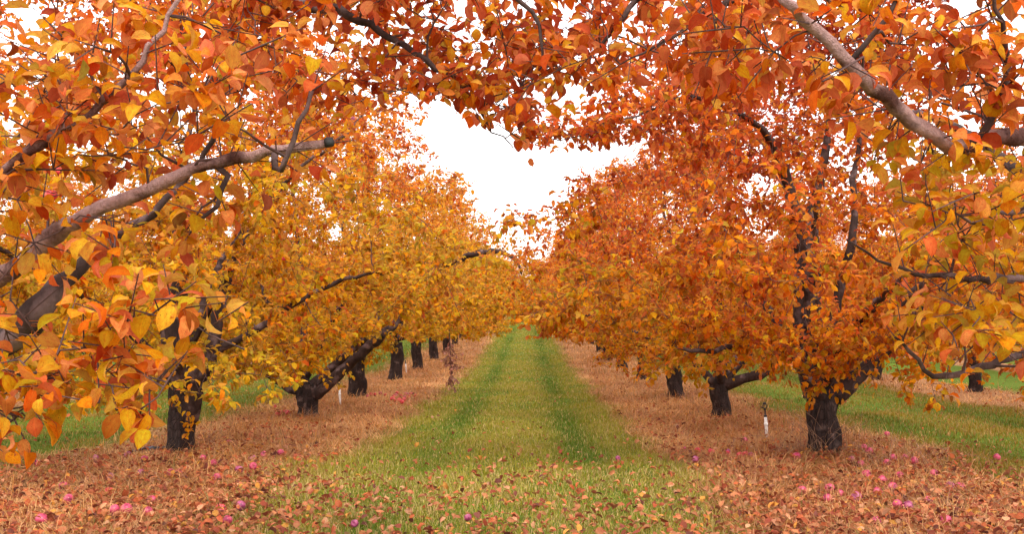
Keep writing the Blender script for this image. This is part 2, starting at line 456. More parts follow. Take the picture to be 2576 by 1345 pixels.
def envelope(base, H, r, n, rx=1.0, seed=0, sprouts=38, lo=.72):
    hk = np.array([.6, 1.1, 1.8, 2.6, 3.4, 4.2, 4.8]) / 4.8 * H; rk = np.array([2.1, 2.5, 2.8, 2.75, 2.3, 1.65, .8])
    out = []
    while len(out) < n:
        h = r.uniform(lo, H); az = r.uniform(0, 2 * math.pi)
        R = np.interp(h, hk, rk) * (1 + .16 * math.sin(3 * az + seed) + .15 * math.sin(5 * az + h * 2 + seed * 2) + .16 * math.sin(h * 4.5 + 2 * az + seed))
        if r.random() > (R / 2.9) ** 1.1 or (h > .55 * H and r.random() < .38): continue
        q = R * r.random() ** .42
        out.append(base + np.array([math.cos(az) * q * rx, math.sin(az) * q, h]))
    for k in range(sprouts):
        az = r.uniform(0, 6.28); q = r.uniform(0, 1.9); x, y = math.cos(az) * q, math.sin(az) * q
        z0 = H * r.uniform(.84, .93) - q * .30
        for s in (0, .18, .36, r.uniform(.5, 1.1)):
            out.append(base + np.array([x + r.normal(0, .02), y + r.normal(0, .02), z0 + s]))
    return np.array(out)

def auto_limbs(base, z0, r, n=6, H=4.6, skip=None, r0=.052):
    L = []
    a0 = r.uniform(0, 6.28)
    for k in range(n):
        az = a0 + k * 2 * math.pi / n + r.normal(0, .25)
        el = r.uniform(.45, .95) if k % 2 else r.uniform(.85, 1.25)
        ln = r.uniform(2.1, 2.8)
        p = base + np.array([0, 0, z0 + r.uniform(-.1, .12)]); pts = [p]; m = 7
        for s in range(m):
            az += r.normal(0, .13); e = el - .55 * (s / m) ** 1.5 + r.normal(0, .1)
            p = p + np.array([math.cos(az) * math.cos(e), math.sin(az) * math.cos(e), math.sin(e)]) * ln / m
            pts.append(p)
        rr = r0 * r.uniform(.8, 1.15)
        if skip is not None and skip(az): continue
        L.append((np.array(pts), np.linspace(rr, .014, len(pts)) ** 1.0))
    # central leader
    p = base + np.array([0, 0, z0]); pts = [p]
    for s in range(6):
        p = p + np.array([r.normal(0, .09), r.normal(0, .09), (H * .86 - z0) / 6]); pts.append(p)
    L.append((np.array(pts), np.linspace(r0 * 1.2, .012, 7)))
    return L

def std_trunk(base, h, rb, r, lean=(0, 0)):
    z = np.array([-.15, 0, .12, .3, .55, .8, 1.0]) * 1.0
    zz = np.where(z > 0, z * h, z)
    rr = rb * np.array([1.22, 1.12, 1.03, .98, .96, .99, .92])
    x = np.cumsum(r.normal(0, .018, 7)); y = np.cumsum(r.normal(0, .018, 7))
    pts = np.stack([base[0] + x + lean[0] * np.maximum(z, 0), base[1] + y + lean[1] * np.maximum(z, 0), base[2] + zz], 1)
    return pts, rr

def pl(L):        # list of (px, py, depth, radius)
    return np.array([P(a, b, c) for a, b, c, d in L]), np.array([d for *_, d in L])

def on_ground(x, y): return np.array([x, y, float(gz(x, y))])

XL, XR = -3.3, 2.8
ZL = [4.3, 9.5, 14.9, 19.3, 24.8, 30.0, 35.6]; ZR = [4.3, 9.55, 14.6, 19.2, 24.6, 30.0, 35.4]
ORD = ['first', 'second', 'third', 'fourth', 'fifth', 'sixth', 'seventh', 'eighth', 'ninth', 'tenth']
TREES = {}
G_ROW = {'L': 'apple trees in the row along the left edge of the grass lane', 'R': 'apple trees in the row along the right edge of the grass lane'}

# ---- colour rules
def hgt(p): return p[:, 2] - gz(p[:, 0], p[:, 1])
def clump(p, s=2.3, ph=0.):
    return np.sin(p[:, 0] * s + ph) * np.sin(p[:, 1] * s * .9 + 1.7 + ph) + .7 * np.sin(p[:, 2] * s * 1.3 + p[:, 0] * 1.1 + ph)
def col_left(p, r):
    h = hgt(p)
    return np.interp(h, [.8, 1.8, 2.6, 3.6], [.12, .17, .27, .46]) + .06 * clump(p) + r.normal(0, .11, len(p)) + np.where(r.random(len(p)) < .06, .3, 0)
def col_left_far(p, r):
    h = hgt(p)
    return np.interp(h, [.8, 2.2, 4.4], [.13, .19, .29]) + .05 * clump(p) + r.normal(0, .11, len(p)) + np.where(r.random(len(p)) < .05, .3, 0)
def col_right(p, r):
    h = hgt(p)
    return np.interp(h, [.8, 1.8, 2.6, 3.6], [.38, .40, .54, .70]) + .10 * clump(p, 2.0, 1) + r.normal(0, .12, len(p)) + np.where(r.random(len(p)) < .12, -.28, 0)
def col_right_far(p, r):
    h = hgt(p)
    return np.interp(h, [.8, 2.2, 4.4], [.27, .36, .46]) + .08 * clump(p, 2.0, 1) + r.normal(0, .12, len(p))
def col_l0(p, r):
    x, y = proj(p)
    t = np.where(x > 620, .60, .45) + .05 * clump(p, 3.0) - .08 * ((y > 450) & (x < 650)) + r.normal(0, .17, len(p)) + np.where(r.random(len(p)) < .18, -.25, 0)
    return t
def col_r0(p, r):
    x, y = proj(p)
    t = np.where(x < 2050, .60, .46) - np.where((y > 350) & (x > 2150), .34, 0) + .05 * clump(p, 3.0, 2) + r.normal(0, .15, len(p))
    return t

# ================================================================== the trees
def region(n, x0, x1, y0, y1, z0, z1, r):
    return np.array([P(r.uniform(x0, x1), r.uniform(y0, y1), r.uniform(z0, z1)) for _ in range(n)])

def tree_L0():
    r = np.random.default_rng(101); b = on_ground(XL - .05, 4.3)
    tk = std_trunk(b, .95, .17, r); top = b + np.array([0, 0, .9])
    def H(first, L): 
        p, q = pl(L); return np.vstack([first, p]), np.concatenate([[q[0] * 1.25], q])
    t1 = top + [.02, -.05, -.05]
    limbs = [
        H(t1, [(-330, 990, 3.7, .055), (15, 862, 3.2, .043), (95, 772, 3.1, .036), (200, 672, 3.2, .024), (330, 575, 3.4, .015), (470, 450, 3.6, .010), (560, 300, 3.6, .006)]),
        H(t1, [(-300, 860, 3.6, .04), (-30, 712, 3.1, .028), (60, 655, 3.0, .026), (130, 592, 2.95, .0235), (200, 547, 2.9, .0215), (300, 508, 2.9, .0205), (420, 455, 2.9, .0185), (480, 424, 2.9, .0175), (600, 400, 2.9, .0155), (700, 380, 2.9, .0145), (790, 364, 2.9, .013), (828, 359, 2.9, .012)]),
        H(t1 + [0, 0, .1], [(-420, 650, 3.2, .03), (-120, 525, 2.7, .016), (0, 445, 2.55, .013), (60, 398, 2.5, .012), (130, 340, 2.5, .0115), (190, 308, 2.5, .010), (330, 190, 2.5, .008), (400, 100, 2.5, .0065), (440, 0, 2.5, .0055), (470, -100, 2.5, .004)]),
        H(top + [.05, -.05, .1], [(-350, 0, 4.1, .05), (100, -260, 3.9, .038), (520, -90, 3.7, .028), (740, 8, 3.7, .022), (850, 24, 3.6, .017), (930, 66, 3.6, .013), (1060, 145, 3.5, .010), (1125, 185, 3.5, .008), (1180, 212, 3.5, .006), (1215, 300, 3.5, .0035), (1290, 370, 3.5, .002)]),
        H(top + [0, -.05, .1], [(-500, -100, 3.7, .045), (300, -330, 3.3, .03), (800, -190, 3.2, .02), (1150, -80, 3.2, .012), (1330, 20, 3.2, .007), (1365, 130, 3.2, .004), (1345, 200, 3.2, .002)]),
    ]
    mats = [M_LIMBD, M_LIMB, M_LIMB, M_LIMBD, M_LIMBD]
    # hand-set side shoots
    side = [
        [(0, 452, 2.52, .007), (110, 432, 2.5, .0065), (210, 410, 2.5, .006), (310, 380, 2.48, .005), (440, 358, 2.46, .004), (545, 312, 2.45, .002)],
        [(335, 292, 2.4, .005), (430, 276, 2.4, .005), (510, 228, 2.4, .0045), (600, 162, 2.4, .0035), (665, 112, 2.4, .002)],
        [(135, 338, 2.5, .005), (150, 400, 2.5, .004), (172, 260, 2.5, .004), (182, 62, 2.5, .003), (178, -60, 2.5, .002)],
        [(690, 383, 2.9, .010), (700, 440, 2.88, .009), (722, 395, 2.85, .008), (750, 310, 2.85, .007), (792, 236, 2.85, .004)],
        [(540, 412, 2.9, .010), (575, 440, 2.9, .009), (555, 480, 2.88, .008), (540, 520, 2.88, .007), (470, 590, 2.85, .003)],
        [(590, 400, 2.9, .006), (570, 330, 2.9, .004), (560, 240, 2.9, .002)],
        [(-100, 1030, 2.45, .007), (70, 968, 2.35, .0052), (170, 905, 2.32, .0048), (250, 850, 2.3, .0045), (350, 798, 2.25, .0035), (440, 752, 2.22, .002)],
        [(-80, 930, 2.4, .007), (60, 940, 2.35, .0055), (170, 970, 2.3, .005), (250, 1015, 2.28, .004), (315, 1035, 2.26, .003), (372, 1000, 2.25, .003), (420, 962, 2.24, .002)],
        [(250, 1015, 2.28, .003), (290, 1050, 2.27, .0025), (345, 1075, 2.27, .002)],
        [(-60, 1160, 2.7, .005), (10, 1185, 2.65, .004), (60, 1212, 2.62, .003), (92, 1228, 2.6, .002)],
        [(430, 756, 2.3, .003), (480, 800, 2.3, .003), (560, 845, 2.3, .0025), (615, 880, 2.3, .002)],
        [(60, 800, 2.9, .006), (0, 840, 2.7, .005), (-40, 800, 2.6, .003)],
        [(80, 940, 2.35, .004), (40, 1000, 2.3, .003), (30, 1060, 2.3, .002)],
    ]
    side = [pl(s) for s in side]
    A = np.concatenate([
        region(18, -150, 620, -60, 420, 2.3, 3.4, r), region(18, 100, 700, -60, 330, 2.5, 3.6, r), region(9, -150, 500, 420, 700, 2.4, 3.3, r),
        region(50, 560, 1000, -140, 240, 3.2, 4.6, r), region(76, 900, 1380, -140, 270, 3.4, 4.7, r), region(4, 1190, 1330, 260, 380, 3.4, 3.8, r), region(8, 900, 1320, 200, 330, 3.3, 3.8, r),
        region(5, -150, 380, 800, 1150, 2.2, 2.8, r), region(40, 500, 1300, -620, -120, 2.8, 4.3, r)])
    B = envelope(b, 4.5, r, 230, 1, 3.)
    x, y = proj(B); B = B[(x < -80) & (B[:, 1] > .5)]
    return b, tk, limbs + [(p, q) for p, q in side], mats + [M_TWIG if q[0] < .006 else M_LIMBD for p, q in side], np.concatenate([A, B]), auto_limbs(b, .9, r, 6, 4.4, lambda az: math.cos(az) > -.1 and math.sin(az) < .75)

def tree_R0():
    r = np.random.default_rng(202); b = on_ground(XR + .1, 4.3)
    tk = std_trunk(b, .95, .17, r); top = b + np.array([0, 0, .9])
    def H(first, L):
        p, q = pl(L); return np.vstack([first, p]), np.concatenate([[q[0] * 1.25], q])
    t1 = top + [0, -.05, -.02]
    limbs = [
        H(t1, [(2950, 560, 3.7, .05), (2740, 380, 3.2, .034), (2576, 346, 2.9, .025), (2480, 352, 2.8, .022), (2400, 372, 2.7, .021), (2330, 332, 2.65, .0205), (2250, 270, 2.6, .0195), (2160, 185, 2.5, .0175), (2060, 80, 2.45, .0145), (1990, 15, 2.4, .012), (1920, -60, 2.4, .010), (1840, -150, 2.4, .006)]),
        H(t1 + [0, 0, -.05], [(2880, 735, 3.8, .025), (2576, 702, 3.4, .0125), (2470, 706, 3.3, .0105), (2350, 692, 3.2, .008), (2230, 660, 3.15, .005), (2130, 600, 3.1, .003)]),
        H(t1 + [0, -.05, -.1], [(2900, 850, 3.9, .03), (2700, 860, 3.7, .02), (2576, 890, 3.6, .0145), (2450, 930, 3.5, .0125), (2380, 948, 3.45, .011), (2332, 944, 3.42, .009), (2305, 900, 3.4, .006), (2250, 845, 3.35, .004)]),
        H(top + [-.02, 0, .05], [(3000, 60, 4.0, .045), (2600, -270, 3.5, .032), (2200, -160, 3.3, .020), (1900, -40, 3.2, .012), (1750, 50, 3.2, .007), (1650, 115, 3.2, .004), (1560, 160, 3.2, .002)]),
        H(top + [-.02, .05, .1], [(2800, -150, 4.1, .04), (2100, -260, 3.7, .022), (1700, -80, 3.6, .012), (1560, 50, 3.5, .008), (1490, 140, 3.5, .004)]),
    ]
    mats = [M_LIMB, M_LIMBD, M_LIMBD, M_LIMBD, M_LIMBD]
    side = [
        [(2430, 372, 2.74, .013), (2465, 350, 2.72, .012), (2505, 268, 2.7, .0105), (2530, 190, 2.7, .009), (2525, 90, 2.66, .0065), (2500, -5, 2.62, .005), (2480, -110, 2.6, .003)],
        [(2135, 160, 2.5, .008), (2180, 108, 2.5, .0075), (2240, 28, 2.5, .006), (2270, -60, 2.5, .004)],
        [(2040, 60, 2.44, .007), (1960, 35, 2.42, .006), (1880, 58, 2.42, .005), (1800, 75, 2.42, .003)],
        [(2105, 122, 2.5, .005), (2010, 122, 2.5, .004), (1900, 135, 2.5, .003), (1790, 130, 2.5, .002)],
        [(2700, 560, 3.1, .012), (2576, 530, 2.9, .009), (2500, 545, 2.85, .007), (2430, 560, 2.8, .004), (2380, 520, 2.78, .002)],
        [(2400, 372, 2.7, .006), (2300, 440, 2.8, .005), (2200, 400, 2.9, .003)],
        [(2576, 150, 2.6, .006), (2450, 70, 2.6, .005), (2330, 95, 2.6, .004), (2260, 110, 2.6, .002)],
        [(2440, 380, 2.7, .006), (2450, 440, 2.65, .005), (2420, 500, 2.62, .002)],
        [(2530, 190, 2.7, .006), (2580, 90, 2.7, .005), (2620, -40, 2.7, .003)],
        [(2450, 705, 3.28, .006), (2400, 800, 3.15, .005), (2440, 880, 3.1, .003)],
        [(2500, 705, 3.3, .006), (2550, 790, 3.2, .005), (2510, 860, 3.1, .003)],
    ]
    side = [pl(s) for s in side]
    A = np.concatenate([
        region(26, 2060, 2700, -80, 360, 2.4, 3.6, r), region(14, 1750, 2100, -100, 220, 2.4, 3.4, r),
        region(58, 1330, 1950, -140, 220, 3.2, 4.6, r), region(18, 2260, 2700, 380, 680, 2.5, 3.6, r), region(15, 2240, 2700, 660, 940, 2.8, 3.7, r),
        region(40, 1350, 2500, -620, -120, 2.8, 4.3, r)])
    B = envelope(b, 4.5, r, 230, 1, 5.)
    x, y = proj(B); B = B[(x > 2660) & (B[:, 1] > .5)]
    return b, tk, limbs + [(p, q) for p, q in side], mats + [M_TWIG if q[0] < .006 else M_LIMBD for p, q in side], np.concatenate([A, B]), auto_limbs(b, .9, r, 6, 4.4, lambda az: math.cos(az) < .1 and math.sin(az) < .75)

def near_tree(data, col, seed):
    b, tk, limbs, mats, A, auto = data
    auto = [a for a in auto if near_ok(resample(*a, .2)[0]).all()]
    # side shoots thinner than a pencil become twigs rather than limbs
    thick = [i for i, (p, q) in enumerate(limbs) if q[0] > .0075]
    thin = [i for i in range(len(limbs)) if i not in thick]
    L = [limbs[i] for i in thick] + auto
    return grow2(b, tk, L, [limbs[i] for i in thin], A, near_ok, col, seed, [mats[i] for i in thick] + [M_LIMBD] * len(auto))

def grow2(b, tk, L, thin, A, mask, col, seed, mats):
    # thin shoots are seeded as extra attractor chains so that they stay exactly where they are drawn
    chain = []
    for p, q in thin:
        pp, _ = resample(p, q, .14); chain.append(pp)
    A2 = np.concatenate([np.concatenate(chain), A]) if chain else A
    return grow(b, tk, L, A2, mask, col, seed, (.041, .070), .11, 5.8, True, (.05, .17), mats, rthick=.022)

LEAFPOS = []
def reg(key, res, label, group=None, cat='tree'):
    root, lp, tw = res
    tag(root, label, cat, group); TREES[key] = root; LEAFPOS.append((key, tw[1]))
    return root

r0 = near_tree(tree_L0(), col_l0, 1)
reg('L0', r0, 'nearest apple tree at left, sawn grey limb crossing the view', G_ROW['L'])
r0 = near_tree(tree_R0(), col_r0, 2)
reg('R0', r0, 'nearest apple tree at right, yellow leaves around a pinkish diagonal limb', G_ROW['R'])

def hand(base, top, L, r0):
    p, q = pl(L); return np.vstack([top, p]), np.concatenate([[r0], q])

# second to fourth trees of both rows are shaped one by one
def mid_tree(side, k, hands, label, H, trunk_h, rb, col, seed, nat=400, nauto=6, per=12, sp=38, extra=None, skip=None, lean=(0, 0)):
    r = np.random.default_rng(seed)
    b = on_ground(XL if side == 'L' else XR, (ZL if side == 'L' else ZR)[k])
    tk = std_trunk(b, trunk_h, rb, r, lean); top = tk[0][-1] - np.array([0, 0, .08])
    limbs = [hand(b, top + np.array(o), L, q) for o, L, q in hands]
    for p, q in auto_limbs(b + np.array([lean[0], lean[1], 0]), trunk_h - .06, r, nauto, H, skip):
        bad = np.nonzero(~mid_ok(p) & (np.arange(len(p)) > 2))[0]; e = bad[0] if len(bad) else len(p)     # limbs end where the crown ends
        if e >= 3: limbs.append((p[:e], np.where(np.arange(e) == e - 1, .012, q[:e])))
    A = envelope(b, H, r, nat, 1, seed, sp)
    if extra is not None: A = np.concatenate([A, extra(r)])
    return reg(side + str(k), grow(b, tk, limbs, A, mid_ok, col, seed, per=per), label, G_ROW[side])

mid_tree('L', 1, [((.05, 0, -.35), [(500, 960, 9.4, .075), (530, 900, 9.4, .066), (548, 800, 9.4, .058), (566, 725, 9.4, .05), (600, 600, 9.4, .035), (640, 480, 9.3, .02)], .09),
                  ((0, 0, 0), [(438, 900, 9.5, .13), (434, 800, 9.5, .10), (440, 690, 9.5, .07), (450, 560, 9.5, .045), (470, 420, 9.5, .02)], .15),
                  ((0, 0, .2), [(640, 560, 9.2, .018), (760, 420, 9.0, .014), (880, 330, 8.9, .010)], .028)],
         'second apple tree of the left row, thick black trunk with a pale forked limb', 4.5, .78, .130, col_left, 31, 460, 5)
mid_tree('L', 2, [((.05, 0, -.05), [(800, 990, 14.8, .09), (850, 945, 14.7, .085), (900, 898, 14.6, .08), (960, 845, 14.5, .07), (1005, 808, 14.5, .055), (1060, 740, 14.4, .035)], .11),
                  ((.05, 0, 0), [(820, 940, 15, .07), (860, 905, 15, .065), (920, 850, 15, .05), (960, 780, 15, .03)], .08),
                  ((-.05, 0, 0), [(735, 985, 14.9, .05), (690, 955, 14.9, .045), (640, 930, 14.8, .03)], .06)],
         'third apple tree of the left row, short trunk with long dark limb leaning right', 4.8, .55, .150, col_left, 32, 460, 4, extra=lambda r: region(30, 560, 760, 820, 965, 13.2, 14.5, r))
mid_tree('L', 3, [((.05, 0, .25), [(985, 770, 18.6, .065), (1075, 692, 17.4, .055), (1165, 650, 16.9, .048), (1230, 633, 16.7, .044), (1285, 645, 16.6, .032), (1312, 692, 16.6, .015)], .075)], 'fourth apple tree of the left row, straight grey trunk, dark limb arching over the lane', 5.1, .95, .165, col_left_far, 33, 420, 6)
mid_tree('R', 1, [((-.08, 0, 0), [(2030, 905, 9.5, .10), (2018, 800, 9.5, .09), (2022, 660, 9.5, .075), (2045, 520, 9.5, .06), (2075, 390, 9.5, .04), (2090, 270, 9.5, .02)], .12),
                  ((.10, 0, 0), [(2130, 975, 9.5, .085), (2170, 935, 9.5, .07), (2240, 870, 9.5, .055), (2330, 760, 9.4, .03)], .10),
                  ((0, 0, .1), [(1990, 500, 9.0, .05), (1950, 380, 8.7, .035), (1910, 320, 8.5, .028), (1825, 266, 8.2, .02), (1720, 246, 8, .014), (1600, 290, 8, .008), (1480, 335, 8, .005), (1340, 365, 8, .003)], .07),
                  ((0, -.05, -.05), [(1960, 870, 9.0, .035), (1880, 872, 8.7, .028), (1780, 885, 8.5, .02), (1690, 875, 8.4, .012)], .05)],
         'second apple tree of the right row, stout black trunk wrapped in dry weeds', 4.2, .64, .147, col_right, 41, 410, 5,
         extra=lambda r: np.concatenate([region(45, 1500, 1900, 170, 380, 7.2, 8.8, r), region(22, 1300, 1560, 290, 380, 7.4, 8.4, r), region(30, 1960, 2250, 800, 960, 8.1, 9.2, r), region(20, 1700, 1950, 640, 860, 8.0, 9.0, r)]))
mid_tree('R', 2, [((-.05, 0, 0), [(1778, 945, 14.6, .06), (1750, 915, 14.6, .05), (1735, 880, 14.5, .04), (1700, 800, 14.4, .025)], .07),
                  ((.06, 0, 0), [(1868, 955, 14.5, .075), (1920, 940, 14.4, .07), (1960, 900, 14.4, .05), (1990, 830, 14.3, .03)], .085),
                  ((0, 0, 0), [(1822, 900, 14.6, .07), (1815, 800, 14.6, .05), (1800, 650, 14.6, .03)], .09)],
         'third apple tree of the right row, short dark trunk splitting into a wide V', 4.5, .58, .135, col_right, 42, 420, 4, extra=lambda r: region(14, 1720, 1990, 780, 900, 13.2, 14.3, r))
mid_tree('R', 3, [((0, 0, .2), [(1640, 800, 19, .03), (1590, 720, 18.8, .025), (1500, 630, 18.6, .012)], .05)],
         'fourth apple tree of the right row, slim dark trunk half hidden by golden leaves', 4.9, .9, .150, col_right_far, 43, 420, 6)
mid_tree('L', 4, [],
         'fifth apple tree of the left row, dark trunk just before the second white riser', 5.3, .95, .16, col_left_far, 34, 400, 6)

# generic grown trees: repeated further back and in the neighbouring rows
def copy_tree(src, loc, rz, sc, label, group):
    r = src.copy(); COL.objects.link(r); r.location = loc; r.rotation_euler = (0, 0, rz); r.scale = (sc, sc, sc)
    r['label'] = label; r['group'] = group
    for ch in src.children:
        c = ch.copy(); COL.objects.link(c); c.parent = r
    return r

def generic(side, x, y, seed, col, label, group, H=5.3, nat=360):
    r = np.random.default_rng(seed); b = on_ground(x, y)
    tk = std_trunk(b, .95, .155, r)
    ok = lambda p: (hgt(p) > .95) & ~((np.abs(lane_s(p[:, 0])) < 1.1) & (hgt(p) < 1.2))
    return reg(side, grow(b, tk, auto_limbs(b, .9, r, 6, H), envelope(b, H, r, nat + 60, 1, seed), ok, col, seed, per=12), label, group)

protoL = [generic('gL%d' % i, XL, [30.0, 35.6][i], 61 + i, col_left_far, 'placeholder', G_ROW['L']) for i in range(2)]
protoR = [generic('gR%d' % i, XR, [24.6, 30.0][i], 71 + i, col_right_far, 'placeholder', G_ROW['R']) for i in range(2)]
protoL[0]['label'] = 'sixth apple tree of the left row, twin-looking dark trunk behind the second white riser'
protoL[1]['label'] = 'seventh apple tree of the left row, small dark trunk before the lane narrows'
protoR[0]['label'] = 'fifth apple tree of the right row, base shaded behind low golden foliage'
protoR[1]['label'] = 'sixth apple tree of the right row, golden crown leaning over the lane edge'
r = np.random.default_rng(5)
PR = {'L': protoL, 'R': protoR}
def put(side, x, y, label, group, sc=None):
    s = PR[side][r.integers(2)]
    sc = sc or r.uniform(.84, .98)
    return copy_tree(s, on_ground(x + r.normal(0, .08), y + r.normal(0, .2)), r.uniform(0, 6.28), sc, label, group)
for k in range(7, 22):
    y = 35.6 + (k - 6) * 5.3
    put('L', XL, y, 'small golden apple tree in the distant stretch of the left row', 'distant apple trees of the left row')
for k in range(6, 22):
    y = 30.0 + (k - 5) * 5.3
    put('R', XR, y, 'small golden-orange apple tree in the distant stretch of the right row', 'distant apple trees of the right row')
for k, x in enumerate((-1.9, .9, 3.6, -5.0)):
    put('LR'[k % 2], x, 116 + k * 1.5, 'tiny apple tree closing the far end of the grass lane', 'apple trees at the far end of the lane', 1.05)
for row, (x, side, txt) in enumerate(((XL - 6.1, 'L', 'next row left'), (XR + 6.1, 'R', 'next row right'), (XL - 12.2, 'L', 'farther row left'), (XR + 12.2, 'R', 'farther row right'), (XL - 18.3, 'L', 'third row left'), (XR + 18.3, 'R', 'third row right'))):
    side_word = 'left' if side == 'L' else 'right'
    what = ['apple tree of the second row on the %s, seen between nearer trunks', 'apple tree of the third row on the %s, glimpsed through foliage', 'apple tree of the fourth row on the %s, deep behind the others'][row // 2] % side_word
    for k in range([13, 12, 10][row // 2]):
        y = 9.5 + [0, 0, 5, 5, 12, 12][row] + k * 5.25
        put(side, x, y, what, 'apple trees of the rows behind on the ' + side_word, r.uniform(.8, .95))

# ================================================================== ground
def ground():
    xs = np.concatenate([-np.geomspace(400, 13, 26), np.arange(-12.5, 12.51, .16), np.geomspace(13, 400, 26)])
    ys = np.concatenate([-np.geomspace(60, 1, 14), np.arange(0, 42, .2), np.geomspace(42, 600, 60)])
    X, Y = np.meshgrid(xs, ys, indexing='ij'); Z = gz(X, Y)
    g = Geo(); nx, ny = X.shape
    i, j = np.meshgrid(np.arange(nx - 1), np.arange(ny - 1), indexing='ij')
    q = np.stack([i * ny + j, (i + 1) * ny + j, (i + 1) * ny + j + 1, i * ny + j + 1], -1).reshape(-1, 4)
    g.add(np.stack([X, Y, Z], -1).reshape(-1, 3), q.ravel(), np.full(len(q), 4))
    m, nt, ns, lk = mat('orchard_floor')
    geo = ns.new('ShaderNodeNewGeometry'); sep = ns.new('ShaderNodeSeparateXYZ'); lk.new(geo.outputs['Position'], sep.inputs[0])
    n0 = ns.new('ShaderNodeTexNoise'); n0.inputs['Scale'].default_value = 1.4; n0.inputs['Detail'].default_value = 6; lk.new(geo.outputs['Position'], n0.inputs['Vector'])
    def mth(op, a, b=None, c=None):
        x = ns.new('ShaderNodeMath'); x.operation = op
        for k, v in enumerate((a, b, c)):
            if v is None: continue
            if isinstance(v, (int, float)): x.inputs[k].default_value = v
            else: lk.new(v, x.inputs[k])
        return x.outputs[0]
    xx = mth('ADD', sep.outputs[0], mth('MULTIPLY', mth('SUBTRACT', n0.outputs['Fac'], .5), 1.1))
    s = mth('ABSOLUTE', mth('SUBTRACT', mth('FLOORED_MODULO', mth('ADD', xx, 3.27), 6.1), 3.05))
    lane = ns.new('ShaderNodeMapRange'); lane.inputs['From Min'].default_value = 1.75; lane.inputs['From Max'].default_value = 1.5
    outer = mth('GREATER_THAN', mth('ABSOLUTE', mth('ADD', sep.outputs[0], .22)), 3.05)
    lk.new(mth('MULTIPLY', s, mth('SUBTRACT', 1.0, mth('MULTIPLY', outer, .2))), lane.inputs['Value'])
    n1 = ns.new('ShaderNodeTexNoise'); n1.inputs['Scale'].default_value = 22; n1.inputs['Detail'].default_value = 8; n1.inputs['Roughness'].default_value = .7; lk.new(geo.outputs['Position'], n1.inputs['Vector'])
    straw = ramp(ns, [(.3, (.10, .045, .025)), (.5, (.36, .19, .09)), (.7, (.52, .31, .15))]); lk.new(n1.outputs['Fac'], straw.inputs[0])
    green = ramp(ns, [(.3, (.03, .05, .006)), (.55, (.10, .16, .014)), (.75, (.22, .24, .03))]); lk.new(n1.outputs['Fac'], green.inputs[0])
    mx = ns.new('ShaderNodeMix'); mx.data_type = 'RGBA'; lk.new(lane.outputs[0], mx.inputs['Factor']); lk.new(straw.outputs[0], mx.inputs[6]); lk.new(green.outputs[0], mx.inputs[7])
    pb = ns.new('ShaderNodeBsdfPrincipled'); pb.inputs['Roughness'].default_value = .95; pb.inputs['Specular IOR Level'].default_value = .1
    lk.new(mx.outputs[2], pb.inputs['Base Color'])
    bp = ns.new('ShaderNodeBump'); bp.inputs['Strength'].default_value = .8; bp.inputs['Distance'].default_value = .03; lk.new(n1.outputs['Fac'], bp.inputs['Height']); lk.new(bp.outputs[0], pb.inputs['Normal'])
    out = ns.new('ShaderNodeOutputMaterial'); lk.new(pb.outputs[0], out.inputs[0])
    o = g.build('ground', m); o['kind'] = 'structure'; o['label'] = 'rolling orchard floor of green mown lanes between straw-coloured tree strips'
ground()

# edge of the lane wanders a little
def lane_edge(y): return 1.62 + .13 * np.sin(y * .9) + .09 * np.sin(y * 2.3 + 1) + .05 * np.sin(y * 5.1)

BANDS = [(4.2, 7.5, 1.0), (7.5, 11, .72), (11, 16, .42), (16, 24, .22), (24, 38, .10), (38, 60, .045), (60, 95, .02)]
def scatter(x0, x1, dens, r, bands=BANDS):
    P_, Z_ = [], []
    for a, b, f in bands:
        lim = .56 * b + .6                      # only the strip the view can reach, plus a margin
        xa, xb = max(x0, -lim - 1), min(x1, lim + 1)
        if xb <= xa: continue
        n = int((xb - xa) * (b - a) * dens * f)
        y = r.uniform(a, b, n); x = r.uniform(xa, xb, n)
        P_.append(np.stack([x, y], 1)); Z_.append(np.full(n, f))
    q = np.concatenate(P_); f = np.concatenate(Z_)
    return q[:, 0], q[:, 1], f

